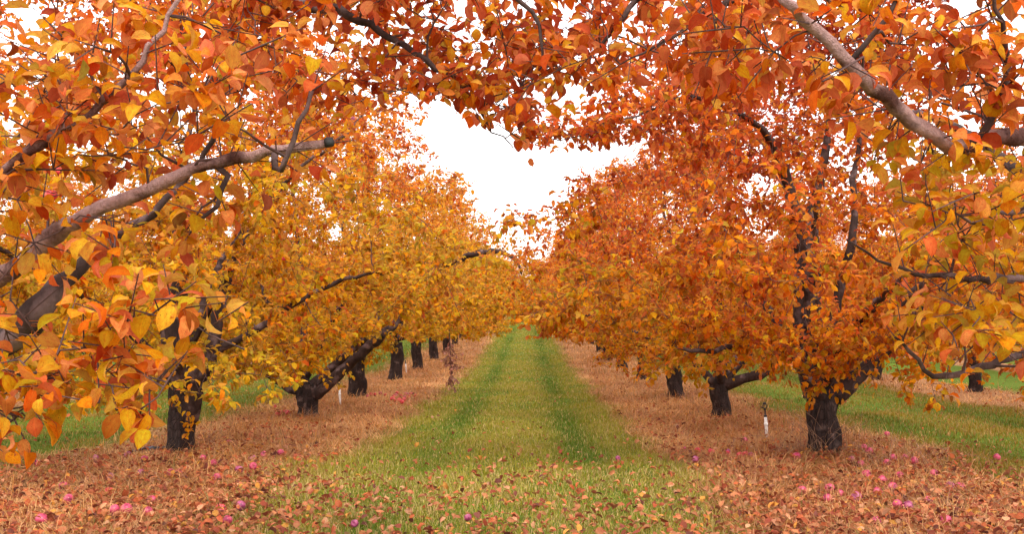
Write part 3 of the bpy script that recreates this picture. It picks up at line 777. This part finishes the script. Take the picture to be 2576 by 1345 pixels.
def grass_field(name, x0, x1, dens, label, seed):
    r = np.random.default_rng(seed)
    x, y, f = scatter(x0, x1, dens, r)
    s = lane_s(x); ed = lane_edge(y) + r.normal(0, .09, len(x)) + np.where(s < 0, .34, .1) * np.clip((10.5 - y) / 3, 0, 1); cl = .5 + .5 * np.sin(x * 3.1 + 1.3 * np.sin(y * 1.7)) * np.sin(y * 2.3 + np.sin(x * 2.7))
    k = (np.abs(s) < ed) & (r.random(len(x)) < .55 + .45 * cl)
    x, y, f, s, cl = x[k], y[k], f[k], s[k], cl[k]
    sc = np.clip(f ** -.42, 1, 4.2)
    h = r.uniform(.02, .052, len(x)) * (1 + .5 * cl) * (1 + .12 * (sc - 1)) * np.where(np.abs(s) > 1.3, 1.35, 1)
    w = r.uniform(.0035, .0065, len(x)) * sc
    tr = np.exp(-((np.abs(s) - .74) / .27) ** 2) * np.clip(.85 + .3 * np.sin(y * .55 + np.sign(s)) - .25 * (y < 9), 0, 1)
    base = np.array([.36, .36, .022]); lush = np.array([.11, .22, .009]); dry = np.array([.55, .42, .14])
    a = np.clip(tr * 1.05 + r.normal(0, .14, len(x)) - .25 * (cl - .5), 0, 1)[:, None]
    c = base * (1 - a) + lush * a
    dr = (r.random(len(x)) < .13 + .12 * (1 - tr) + .18 * (y < 8.5) + .2 * np.clip(np.abs(s) - 1.2, 0, 1))[:, None]
    c = np.where(dr, dry, c) * r.uniform(.65, 1.25, (len(x), 1))
    c = np.where((np.abs(x + .22) > 3.05)[:, None], c * np.array([.86, .64, .6]), c)
    g = Geo(); blades(g, np.stack([x, y, gz(x, y) - .004], 1), h, w, r.uniform(.15, 1.0, len(x)), c, .7, r)
    o = g.build(name, M_GRASS); tag(o, label, None, None, 'stuff'); return o
grass_field('grass', -2.45, 1.75, 5600, 'short green grass of the mown lane between the tree rows', 301)
grass_field('grass', -8.6, -4.0, 1900, 'green grass of the neighbouring lane behind the left tree row', 302)
grass_field('grass', 3.6, 8.2, 2600, 'green grass of the neighbouring lane behind the right tree row', 303)

def straw_field(x0, x1, dens, label, seed):
    r = np.random.default_rng(seed)
    x, y, f = scatter(x0, x1, dens, r)
    s = lane_s(x); ed = lane_edge(y) + r.normal(0, .16, len(x)) + np.where(s < 0, .3, .05) * np.clip((10.5 - y) / 3, 0, 1); s = np.abs(s)
    cl = .5 + .5 * np.sin(x * 4.3 + 1.1 * np.sin(y * 2.9)) * np.sin(y * 3.7 + np.sin(x * 3.3))
    k = (s > ed - .12) & (r.random(len(x)) < .45 + .55 * cl)
    x, y, f, cl = x[k], y[k], f[k], cl[k]
    sc = np.clip(f ** -.42, 1, 4.2) * 1.0
    up = r.random(len(x)) < .06
    h = np.where(up, r.uniform(.08, .24, len(x)), r.uniform(.07, .20, len(x))) * (1 + .06 * (sc - 1))
    lean = np.where(up, r.uniform(.2, .9, len(x)), r.uniform(1.3, 1.6, len(x)))
    w = r.uniform(.003, .006, len(x)) * sc
    big = .5 + .5 * np.sin(x * 1.9 + 1.7 * np.sin(y * .8) + seed) * np.sin(y * 1.3 + 1.2 * np.sin(x * 1.4 + seed))
    az = 2.6 * np.sin(x * 2.3 + 1.9 * np.sin(y * 1.6 + seed)) + 2.2 * np.sin(y * 2.9 + 1.3 * np.sin(x * 3.7)) + r.normal(0, .9, len(x))
    patch = np.clip(big + r.normal(0, .22, len(x)), 0, 1)[:, None]
    c = (np.array([.80, .48, .165]) * patch + np.array([.46, .215, .065]) * (1 - patch)) * r.uniform(.55, 1.2, (len(x), 1)) + r.normal(0, .012, (len(x), 3))
    gr = (r.random(len(x)) < .05)[:, None]; c = np.where(gr, np.array([.2, .2, .04]), c)
    g = Geo(); blades(g, np.stack([x, y, gz(x, y) + r.uniform(0, .035, len(x)) * cl], 1), h, w, lean, np.clip(c, .02, 1), .35, r, az)
    o = g.build('dry_grass', M_GRASS); tag(o, label, None, None, 'stuff'); return o
straw_field(-4.8, -1.6, 3300, 'matted tan dry grass under the left tree row', 311)
straw_field(1.2, 4.4, 3300, 'matted tan dry grass under the right tree row', 312)
straw_field(-11, -7.6, 700, 'tan dry grass under the second row on the left', 313)
straw_field(7.2, 10.8, 900, 'tan dry grass under the second row on the right', 314)

def fallen():
    r = np.random.default_rng(321)
    g = Geo()
    n = 150000
    y = 4.2 + 34 * r.random(n) ** 2.2; x = r.uniform(-1, 1, n) * (.6 * y + 1.2)
    s = np.abs(lane_s(x)); strip = s > 1.55
    y0 = y; y = y + r.normal(0, .9, n)
    near = np.interp(y, [4.5, 6.5, 8.5, 11, 16, 30], [1, .9, .6, .24, .11, .06])
    cl = .5 + .5 * np.sin(x * 2.3 + 2 * np.sin(y * 1.1)) * np.sin(y * 2.6 + 1.3 * np.sin(x * 1.9))
    p = near * np.where(strip, 1.0, np.interp(y, [4.5, 6.5, 8.5, 12], [.85, .46, .20, .09])) * (.45 + .55 * cl)
    y = y0; area = (.6 * y + 1.2) * y ** .545
    p *= np.clip(area / 9, .25, 1.0)
    k = r.random(n) < p * np.where(strip, 1.25, .95) * np.clip(cl * 1.9, .25, 1.5)
    for ax, ay, _ in APPLES: k &= np.hypot(x - ax, (y - ay + .03) * .8) > .05      # apples lie on the litter
    x, y, strip = x[k], y[k], strip[k]; N = len(x)
    az = r.uniform(0, 6.28, N); el = r.normal(.1, .4, N)
    fw = np.stack([np.cos(az) * np.cos(el), np.sin(az) * np.cos(el), np.sin(el)], 1)
    z = gz(x, y) + np.where(strip, .02, 0) + r.uniform(.025, .075, N)
    print('FALLEN', N)
    kind = r.random(N)
    cols = np.array([(.46, .20, .08), (.43, .125, .04), (.28, .07, .03), (.56, .32, .16), (.56, .29, .05), (.15, .05, .03)])
    c = cols[np.searchsorted([.34, .60, .78, .86, .94], kind)]
    c = c * r.uniform(.65, 1.2, (N, 1))
    leaves(g, np.stack([x, y, z], 1), fw, r.uniform(.032, .068, N), c, False, .2, r)
    o = g.build('fallen_leaves', M_FALLEN); tag(o, 'brown, orange and tan fallen leaves strewn over grass and straw', None, None, 'stuff')

# ================================================================== apples
def apple_mesh():
    prof = [(0, .62), (.12, .60), (.28, .70), (.55, .78), (.85, .60), (1.0, .18), (.98, -.22), (.80, -.62), (.52, -.86), (.25, -.90), (.08, -.80), (0, -.78)]
    ns = 16; g = Geo(); V = []; 
    for a, z in prof[1:-1]:
        for k in range(ns):
            t = k / ns * 2 * math.pi; q = a * (1 + .035 * math.cos(5 * t) * (1 if z < -.4 else .3) + .02 * math.sin(2 * t))
            V.append((q * math.cos(t), q * math.sin(t), z))
    m = len(prof) - 2; V += [(0, 0, prof[0][1]), (0, 0, prof[-1][1])]
    L, S = [], []
    for i in range(m - 1):
        for k in range(ns):
            L += [i * ns + k, (i + 1) * ns + k, (i + 1) * ns + (k + 1) % ns, i * ns + (k + 1) % ns]; S.append(4)
    for k in range(ns):
        L += [m * ns, k, (k + 1) % ns]; S.append(3); L += [m * ns + 1, (m - 1) * ns + (k + 1) % ns, (m - 1) * ns + k]; S.append(3)
    g.add(np.array(V) * .034, L, S); return g
def apple_mat(name, a, b, pale):
    m, nt, ns, lk = mat(name)
    tc = ns.new('ShaderNodeTexCoord'); oi = ns.new('ShaderNodeObjectInfo')
    ad = ns.new('ShaderNodeVectorMath'); lk.new(tc.outputs['Object'], ad.inputs[0]); lk.new(oi.outputs['Random'], ad.inputs[1])
    n = ns.new('ShaderNodeTexNoise'); n.inputs['Scale'].default_value = 28; n.inputs['Detail'].default_value = 5; lk.new(ad.outputs[0], n.inputs['Vector'])
    rr = ramp(ns, [(.36, a), (.52, b), (.74, pale)]); lk.new(n.outputs['Fac'], rr.inputs[0])
    pb = ns.new('ShaderNodeBsdfPrincipled'); pb.inputs['Roughness'].default_value = .38; lk.new(rr.outputs[0], pb.inputs['Base Color'])
    out = ns.new('ShaderNodeOutputMaterial'); lk.new(pb.outputs[0], out.inputs[0]); return m
M_PINK = apple_mat('apple_pink', (.20, .015, .045), (.52, .045, .12), (.58, .17, .19))
M_PURP = apple_mat('apple_purple', (.16, .015, .06), (.33, .05, .14), (.42, .14, .22))
M_RED = apple_mat('apple_red', (.35, .012, .02), (.62, .04, .06), (.66, .2, .14))
M_STEM = simple('apple_stem', (.12, .07, .03), .8)
_ap = {}; APPLES = []
def apple(loc, m, label, group, rot, sc=1.0):
    if m.name not in _ap:
        o = apple_mesh().build('apple', m)
        g = Geo(); tube(g, [(0, 0, .019), (.001, 0, .03), (.005, .001, .042)], [.0016, .0014, .0018], 5); st = g.build('stem', M_STEM, o)
        _ap[m.name] = o
    else:
        src = _ap[m.name]; o = src.copy(); COL.objects.link(o)
        for ch in src.children:
            c = ch.copy(); COL.objects.link(c); c.parent = o
    APPLES.append(loc); o.location = loc; o.rotation_euler = rot; o.scale = (sc, sc, sc)
    tag(o, label, 'apple', group); return o

r = np.random.default_rng(77)
s8 = 2576 / 3188
def crop(x0, y0, k, pts): return [((x0 + a * k) * s8, (y0 + b * k) * s8) for a, b in pts]
C_R = crop(2400, 1360, .3059, [(262, 258), (318, 625), (575, 725), (870, 700), (970, 450), (1000, 485), (915, 340), (1135, 515), (1180, 335), (1245, 275), (1360, 280), (1460, 310), (1085, 640), (1240, 590), (1605, 735), (1295, 795), (1400, 800), (1070, 960), (1780, 955), (2300, 265), (600, 605), (1000, 205), (820, 290), (1310, 465), (1660, 440), (950, 165), (700, 655)])
C_R += crop(2128, 832, .618, [(310, 895), (1025, 860), (220, 960), (340, 975), (60, 1000)])
C_R2 = crop(2100, 1020, .327, [(90, 1210), (220, 1220), (350, 1230), (500, 1250), (620, 1270), (670, 1255)])
C_L = crop(0, 1360, .3494, [(1140, 215), (1290, 245), (1935, 430), (2350, 205), (2500, 190), (2130, 350), (1810, 240), (1905, 290), (1260, 385), (990, 415), (570, 510), (610, 640), (1020, 735), (1130, 735), (1315, 755), (1350, 640), (2145, 700), (370, 835), (320, 290), (860, 240), (2025, 830), (2255, 320), (2040, 90)])
C_M = crop(1064, 832, .6186, [(635, 1300), (65, 1330), (1390, 985)])
C_H = crop(850, 980, .2825, [(1370, 880), (1410, 915), (1440, 960), (1310, 950), (1480, 900), (1390, 960), (1450, 930), (1350, 905), (1045, 915), (1340, 960), (1420, 985), (1180, 885), (1240, 900), (1500, 925), (1520, 890), (1330, 920), (1460, 885), (1080, 900), (1120, 895), (1560, 905)])
C_H2 = crop(850, 980, .2825, [(80, 1110), (20, 1040), (130, 1095), (55, 1125), (160, 1110)])
def drop(pts, mats, label, group, sc=(.85, 1.15)):
    for px, py in pts:
        p = ground_at(px, py + 4); k = r.uniform(*sc)
        apple(p + np.array([0, 0, np.interp(p[1], [5, 16], [.034, .02]) * k + .028]), mats[r.integers(len(mats))], label, group, tuple(r.uniform(-1.2, 1.2, 3)), k * .92)
WG = 'windfall apples on the orchard floor'
drop(C_R, [M_PINK, M_PINK, M_PINK, M_PURP], 'windfall apple among leaves and straw before the stout black right trunk', 'windfall apples before the right trunk', (.95, 1.2))
drop(C_R2, [M_PINK, M_RED], 'windfall apple in the straw between right trunk and grass lane', 'windfall apples beside the lane at right', (.9, 1.1))
drop(C_L, [M_PINK, M_PURP, M_PINK], 'windfall apple in leafy straw before the thick left trunk', 'windfall apples before the left trunk', (.95, 1.2))
drop(C_M, [M_PURP], 'windfall apple lying alone in the leaf-strewn grass of the lane', 'windfall apples in the lane', (.75, .85))
drop(C_H, [M_RED, M_RED, M_PINK], 'small red windfall apple in the heap before the straight grey trunk', 'heap of red windfalls', (1.0, 1.35))
drop(C_H2, [M_RED], 'red windfall apple in the straw left of the trunk with the leaning limb', 'red windfalls by the leaning limb', (1.0, 1.3))
for (a, b), m, t in zip(crop(2400, 1360, .3059, [(1825, 550), (1925, 560)]), (M_PURP, M_PINK), ('dull purple windfall apple touching a brighter pink one among dry stalks', 'bright pink windfall apple touching a dull purple one among dry stalks')):
    p = ground_at(a, b + 6); apple(p + np.array([0, 0, .04]), m, t, WG, (.4, .3, .2), 1.25)
for (a, b), m, t in zip(crop(0, 1360, .3494, [(1525, 350), (1605, 350), (2245, 220), (1965, 690), (970, 530)]), (M_PINK, M_PINK, M_PURP, M_RED, M_RED),
        ('left windfall apple of the touching pair in straw below the thick left trunk', 'right windfall apple of the touching pair in straw below the thick left trunk', 'purple windfall apple beside a pink one at the edge of the lane grass', 'coral red windfall apple on brown leaves beside the green tuft', 'coral red windfall apple sunk in pale straw at left')):
    p = ground_at(a, b + 6); apple(p + np.array([0, 0, .036]), m, t, WG, (.5, -.3, 1), 1.15)

# apples still hanging
def hang(px, py, key, m, label, sc=1.0):
    E = [e for k, e in LEAFPOS if k == key][0]
    x, y = proj(E); d = (x - px) ** 2 + (y - (py - 10)) ** 2 + 0 * x
    e = E[int(np.argmin(d))]
    apple(e - np.array([0, 0, .040 * sc]), m, label, 'apples hanging in the trees', (0, 0, r.uniform(0, 6)), sc)
hang(960, 158, 'L0', M_PURP, 'large dull purple apple hanging alone against the sky at top', .66)
hang(895, 288, 'L1', M_PURP, 'smaller dusky apple hanging just below the big purple one', 1.1)
hang(146, 430, 'L1', M_RED, 'red apple hanging near the thin branch at the left edge', 1.0)
hang(125, 486, 'L1', M_RED, 'red apple hanging under another, left of the sawn limb', 1.2)
hang(188, 636, 'L1', M_PURP, 'dark red apple half hidden just beneath the sawn limb', 1.1)
hang(720, 648, 'L1', M_RED, 'small red apple deep in the yellow leaves of the second left tree', 1.0)
hang(1534, 268, 'R1', M_RED, 'small red apple on the thin overhanging branch right of the sky gap', 1.0)
hang(1949, 376, 'R1', M_PINK, 'pinkish apple high in the red leaves of the second right tree', 1.0)
hang(1637, 57, 'R0', M_RED, 'crimson apple at the top among the nearest right leaves', .42)
hang(787, 742, 'L2', M_PURP, 'dull red apple in the golden leaves above the leaning limb', 1.3)

fallen()

# ================================================================== sprinkler risers
M_PVC = simple('white_pvc', (.78, .76, .74), .45, .12, 30)
M_BLK = simple('black_plastic', (.03, .022, .025), .5, .3, 40)
def riser(x, y, hgt_, label, tilt):
    b = on_ground(x, y); root = empty('sprinkler_riser', b); root.rotation_euler = (tilt[0], tilt[1], 0)
    tag(root, label, 'sprinkler', 'white sprinkler risers in the tree strips')
    g = Geo(); tube(g, [(0, 0, -.08), (0, 0, hgt_ * .5), (0, 0, hgt_)], [.017, .017, .017], 14); g.build('pipe', M_PVC, root)
    g = Geo(); tube(g, [(0, 0, hgt_ * .62), (0, 0, hgt_ * .625), (0, 0, hgt_ * .76), (0, 0, hgt_ * .765)], [.0185, .0215, .0215, .0185], 14); g.build('coupling', M_PVC, root)
    g = Geo(); z = hgt_
    tube(g, [(0, 0, z), (0, 0, z + .02), (0, 0, z + .021), (0, 0, z + .07), (0, 0, z + .071), (0, 0, z + .10)], [.018, .018, .009, .008, .013, .011], 12)
    for sx in (-1, 1): tube(g, [(sx * .014, 0, z + .095), (sx * .024, 0, z + .12), (sx * .012, 0, z + .145)], [.004, .004, .004], 6)
    tube(g, [(0, 0, z + .135), (.0, 0, z + .15), (0, 0, z + .162)], [.02, .022, .008], 10)
    tube(g, [(0, 0, z + .09), (-.03, 0, z + .105), (-.05, 0, z + .112)], [.007, .006, .005], 6)
    g.build('sprinkler_head', M_BLK, root)
p = ground_at(1930, 1112); riser(p[0], p[1], .27, 'white sprinkler riser with black head left of the stout right trunk', (.0, -.07))
p = ground_at(856, 1022); riser(p[0], p[1], .28, 'white sprinkler riser beside the straight grey trunk of the left row', (.02, -.04))
p = ground_at(1023, 944); riser(p[0], p[1], .30, 'small distant white sprinkler riser between dark trunks of the left row', (0, -.09))

# ================================================================== weeds, sheet, hanging dead branch
M_STALK = simple('dry_stalk', (.36, .22, .13), .8, c2=(.20, .10, .07))
def weeds(px, py, n, h, spread, label, seed, lean=.35):
    r = np.random.default_rng(seed); c = ground_at(px, py); g = Geo()
    for k in range(n):
        x, y = c[0] + r.normal(0, spread), c[1] + r.normal(0, .07)
        b = np.array([x, y, float(gz(x, y)) - .01]); az = r.uniform(0, 6.28); L = h * r.uniform(.4, 1.1); l = r.uniform(.05, lean)
        pts = [b]; d = np.array([math.cos(az) * l, math.sin(az) * l, 1.0])
        for s in range(6):
            d = d + np.array([math.cos(az) * .16, math.sin(az) * .16, -.22 * r.random() * (2 if k % 3 == 0 else .5)]); pts.append(pts[-1] + d / np.linalg.norm(d) * L / 6)
        tube(g, pts, np.linspace(.0021, .0010, 7), 4)
        if k % 3 == 0:
            e = pts[-1]; m = 12; o = e + r.normal(0, .012, (m, 3)) + np.array([0, 0, 1]) * r.uniform(-.08, .02, (m, 1))
            sticks(g, o, o + np.array([0, 0, .02]) + r.normal(0, .008, (m, 3)), np.full(m, .002), np.full(m, .0008))
    o = g.build('dry_weeds', M_STALK, None, c); tag(o, label, 'weeds', 'dry weed tufts in the tree strips')
weeds(2065, 1150, 60, .62, .16, 'tangle of dry weed stems climbing the stout right trunk', 1, .3)
weeds(770, 1062, 26, .45, .14, 'pale dry grass loops before the trunk with the leaning limb', 2, .6)
weeds(490, 1140, 22, .5, .10, 'thin dry stems standing at the right of the thick left trunk', 3, .2)
weeds(2290, 1190, 24, .50, .30, 'tall dry seed stalks standing right of the stout right trunk', 4, .35)
weeds(2400, 1290, 26, .34, .28, 'pale dry grass tuft standing in the right foreground leaves', 5, .7)
weeds(1790, 1050, 18, .5, .16, 'thin dry stems left of the V-forked right trunk', 6, .25)
weeds(330, 1240, 22, .3, .3, 'pale dry grass tuft standing in the left foreground straw', 7, .8)

def sheet():
    r = np.random.default_rng(9); c = ground_at(385, 1146); n = 12; m = 7; g = Geo()
    X, Y = np.meshgrid(np.linspace(-.2, .2, n), np.linspace(-.1, .1, m), indexing='ij')
    top = .03 + .05 * np.abs(np.sin(X * 23 + 2 * np.sin(Y * 31))) * np.exp(-(X / .17) ** 2) + r.uniform(0, .015, X.shape)
    Xj = X + r.normal(0, .008, X.shape); Yj = Y + r.normal(0, .008, X.shape)
    zt = gz(c[0] + Xj, c[1] + Yj) + top; zb = zt - .006
    i, j = np.meshgrid(np.arange(n - 1), np.arange(m - 1), indexing='ij')
    q = np.stack([i * m + j, (i + 1) * m + j, (i + 1) * m + j + 1, i * m + j + 1], -1).reshape(-1, 4)
    V = np.concatenate([np.stack([c[0] + Xj, c[1] + Yj, z], -1).reshape(-1, 3) for z in (zt, zb)])
    ring = [(i, 0) for i in range(n)] + [(n - 1, j) for j in range(1, m)] + [(i, m - 1) for i in range(n - 2, -1, -1)] + [(0, j) for j in range(m - 2, 0, -1)]
    R = [i * m + j for i, j in ring]; k = n * m
    sd = [[R[a] + k, R[(a + 1) % len(R)] + k, R[(a + 1) % len(R)], R[a]] for a in range(len(R))]
    L = np.concatenate([q.ravel(), (q[:, ::-1] + k).ravel(), np.array(sd).ravel()])
    g.add(V, L, np.full(len(L) // 4, 4))
    o = g.build('plastic_sheet', simple('dark_sheet', (.03, .04, .07), .4, .5, 15), None, c)
    tag(o, 'crumpled dark blue-black scrap of sheeting at the foot of the thick left trunk', 'scrap')
sheet()

def dead_branch():
    r = np.random.default_rng(15); Y = 20.0; root = empty('dead_branch', P(1130, 815, Y)); b = np.array(root.location)
    tag(root, 'broken brown branch with withered leaves hanging down at the left lane edge', 'branch')
    g = Geo(); pts, q = pl([(1122, 760, Y, .012), (1128, 800, Y, .011), (1131, 850, Y, .010), (1133, 900, Y, .008), (1136, 955, Y, .004)]); pts, q = resample(pts, q, .08); tube(g, pts, q, 6)
    S = []; 
    for k in range(30):
        i = r.integers(len(pts) // 2, len(pts)); S.append((pts[i], pts[i] + np.array([r.normal(0, .13), r.normal(0, .13), r.uniform(-.25, .05)])))
    S = np.array(S); sticks(g, S[:, 0], S[:, 1], np.full(30, .005), np.full(30, .003)); g.build('stem', M_TWIG, root, b)
    n = 230; a = r.integers(0, 30, n); u = r.random((n, 1)); p = S[a, 0] * (1 - u) + S[a, 1] * u
    g = Geo(); leaves(g, p, nrm(r.normal(size=(n, 3)) + [0, 0, -1.2]), r.uniform(.05, .09, n), np.array([.45, .24, .17]) * r.uniform(.6, 1.3, (n, 1)), False, 0, r); g.build('withered_leaves', M_FALLEN, root, b)
dead_branch()

# sawn end of the near left limb and the leafy shoot on the second left trunk
e = P(828, 359, 2.9); e2 = P(790, 364, 2.9); d = (e - e2) / np.linalg.norm(e - e2)
limb = [c for c in TREES['L0'].children if c.name.startswith('limb')][1]
g = Geo(); tube(g, [e - d * .012, e - d * .002, e + d * .012, e + d * .014], [.013, .0145, .013, .006], 12, .08, 3)
o = g.build('sawn_end', simple('black_wound', (.018, .02, .02), .6, .5, 60), limb, np.array(TREES['L0'].location)); o['label'] = 'blackened sawn end'
t1 = TREES['L1']; b = np.array(t1.location); rr = np.random.default_rng(4)
S = P(474, 1065, 9.5 - .19) + rr.normal(0, .05, (26, 3)) * np.array([.7, .3, 1.3])
g = Geo(); leaves(g, S, nrm(rr.normal(size=(26, 3)) + [0, -.8, -.2]), rr.uniform(.05, .07, 26), leafcol(rr.uniform(.15, .35, 26), rr), False, 0, rr)
o = g.build('trunk_shoot', M_LEAF, t1, b); o['label'] = 'small yellow shoot sprouting from the trunk'

# ================================================================== light, sky, camera
w = bpy.data.worlds.new('World'); SC.world = w; w.use_nodes = True
nt = w.node_tree; nt.nodes.clear(); ns, lk = nt.nodes, nt.links
SUN_EL, SUN_AZ = math.radians(52), math.radians(200)
sky = ns.new('ShaderNodeTexSky'); sky.sky_type = 'NISHITA'; sky.sun_disc = False; sky.sun_elevation = SUN_EL; sky.sun_rotation = SUN_AZ; sky.air_density = 1.5; sky.dust_density = 3
bg1 = ns.new('ShaderNodeBackground'); bg1.inputs['Strength'].default_value = .06; lk.new(sky.outputs[0], bg1.inputs[0])
tc = ns.new('ShaderNodeTexCoord'); no = ns.new('ShaderNodeTexNoise'); no.inputs['Scale'].default_value = 2.2; no.inputs['Detail'].default_value = 5; lk.new(tc.outputs['Generated'], no.inputs['Vector'])
rp = ramp(ns, [(.3, (.97, .88, .88)), (.7, (1, .95, .92))]); lk.new(no.outputs['Fac'], rp.inputs[0])
bg2 = ns.new('ShaderNodeBackground'); bg2.inputs['Strength'].default_value = 1.25; lk.new(rp.outputs[0], bg2.inputs[0])
ad = ns.new('ShaderNodeAddShader'); lk.new(bg1.outputs[0], ad.inputs[0]); lk.new(bg2.outputs[0], ad.inputs[1])
out = ns.new('ShaderNodeOutputWorld'); lk.new(ad.outputs[0], out.inputs[0])

sl = bpy.data.lights.new('sun', 'SUN'); sl.energy = 1.5; sl.angle = math.radians(18); sl.color = (1, .92, .80)
so = bpy.data.objects.new('sun', sl); COL.objects.link(so)
so.rotation_euler = (math.radians(90) - SUN_EL, 0, math.radians(25))     # light comes from behind the camera, high

cam = bpy.data.cameras.new('camera'); co = bpy.data.objects.new('camera', cam); COL.objects.link(co); SC.camera = co
co.location = (0, 0, EYE); co.rotation_euler = (math.radians(90), 0, 0)
cam.sensor_width = 36; cam.lens = F / 2576 * 36; cam.shift_x = -(VX - 1288) / 2576; cam.shift_y = (VY - 672.5) / 2576
cam.clip_start = .05; cam.clip_end = 2000
SC.view_settings.view_transform = 'Standard'; SC.view_settings.look = 'None'; SC.view_settings.exposure = 0.95; SC.view_settings.gamma = 1
SC.render.engine = 'CYCLES'
c = SC.cycles; c.max_bounces = 7; c.diffuse_bounces = 4; c.transmission_bounces = 5; c.glossy_bounces = 2; c.use_denoising = True
c.use_adaptive_sampling = False
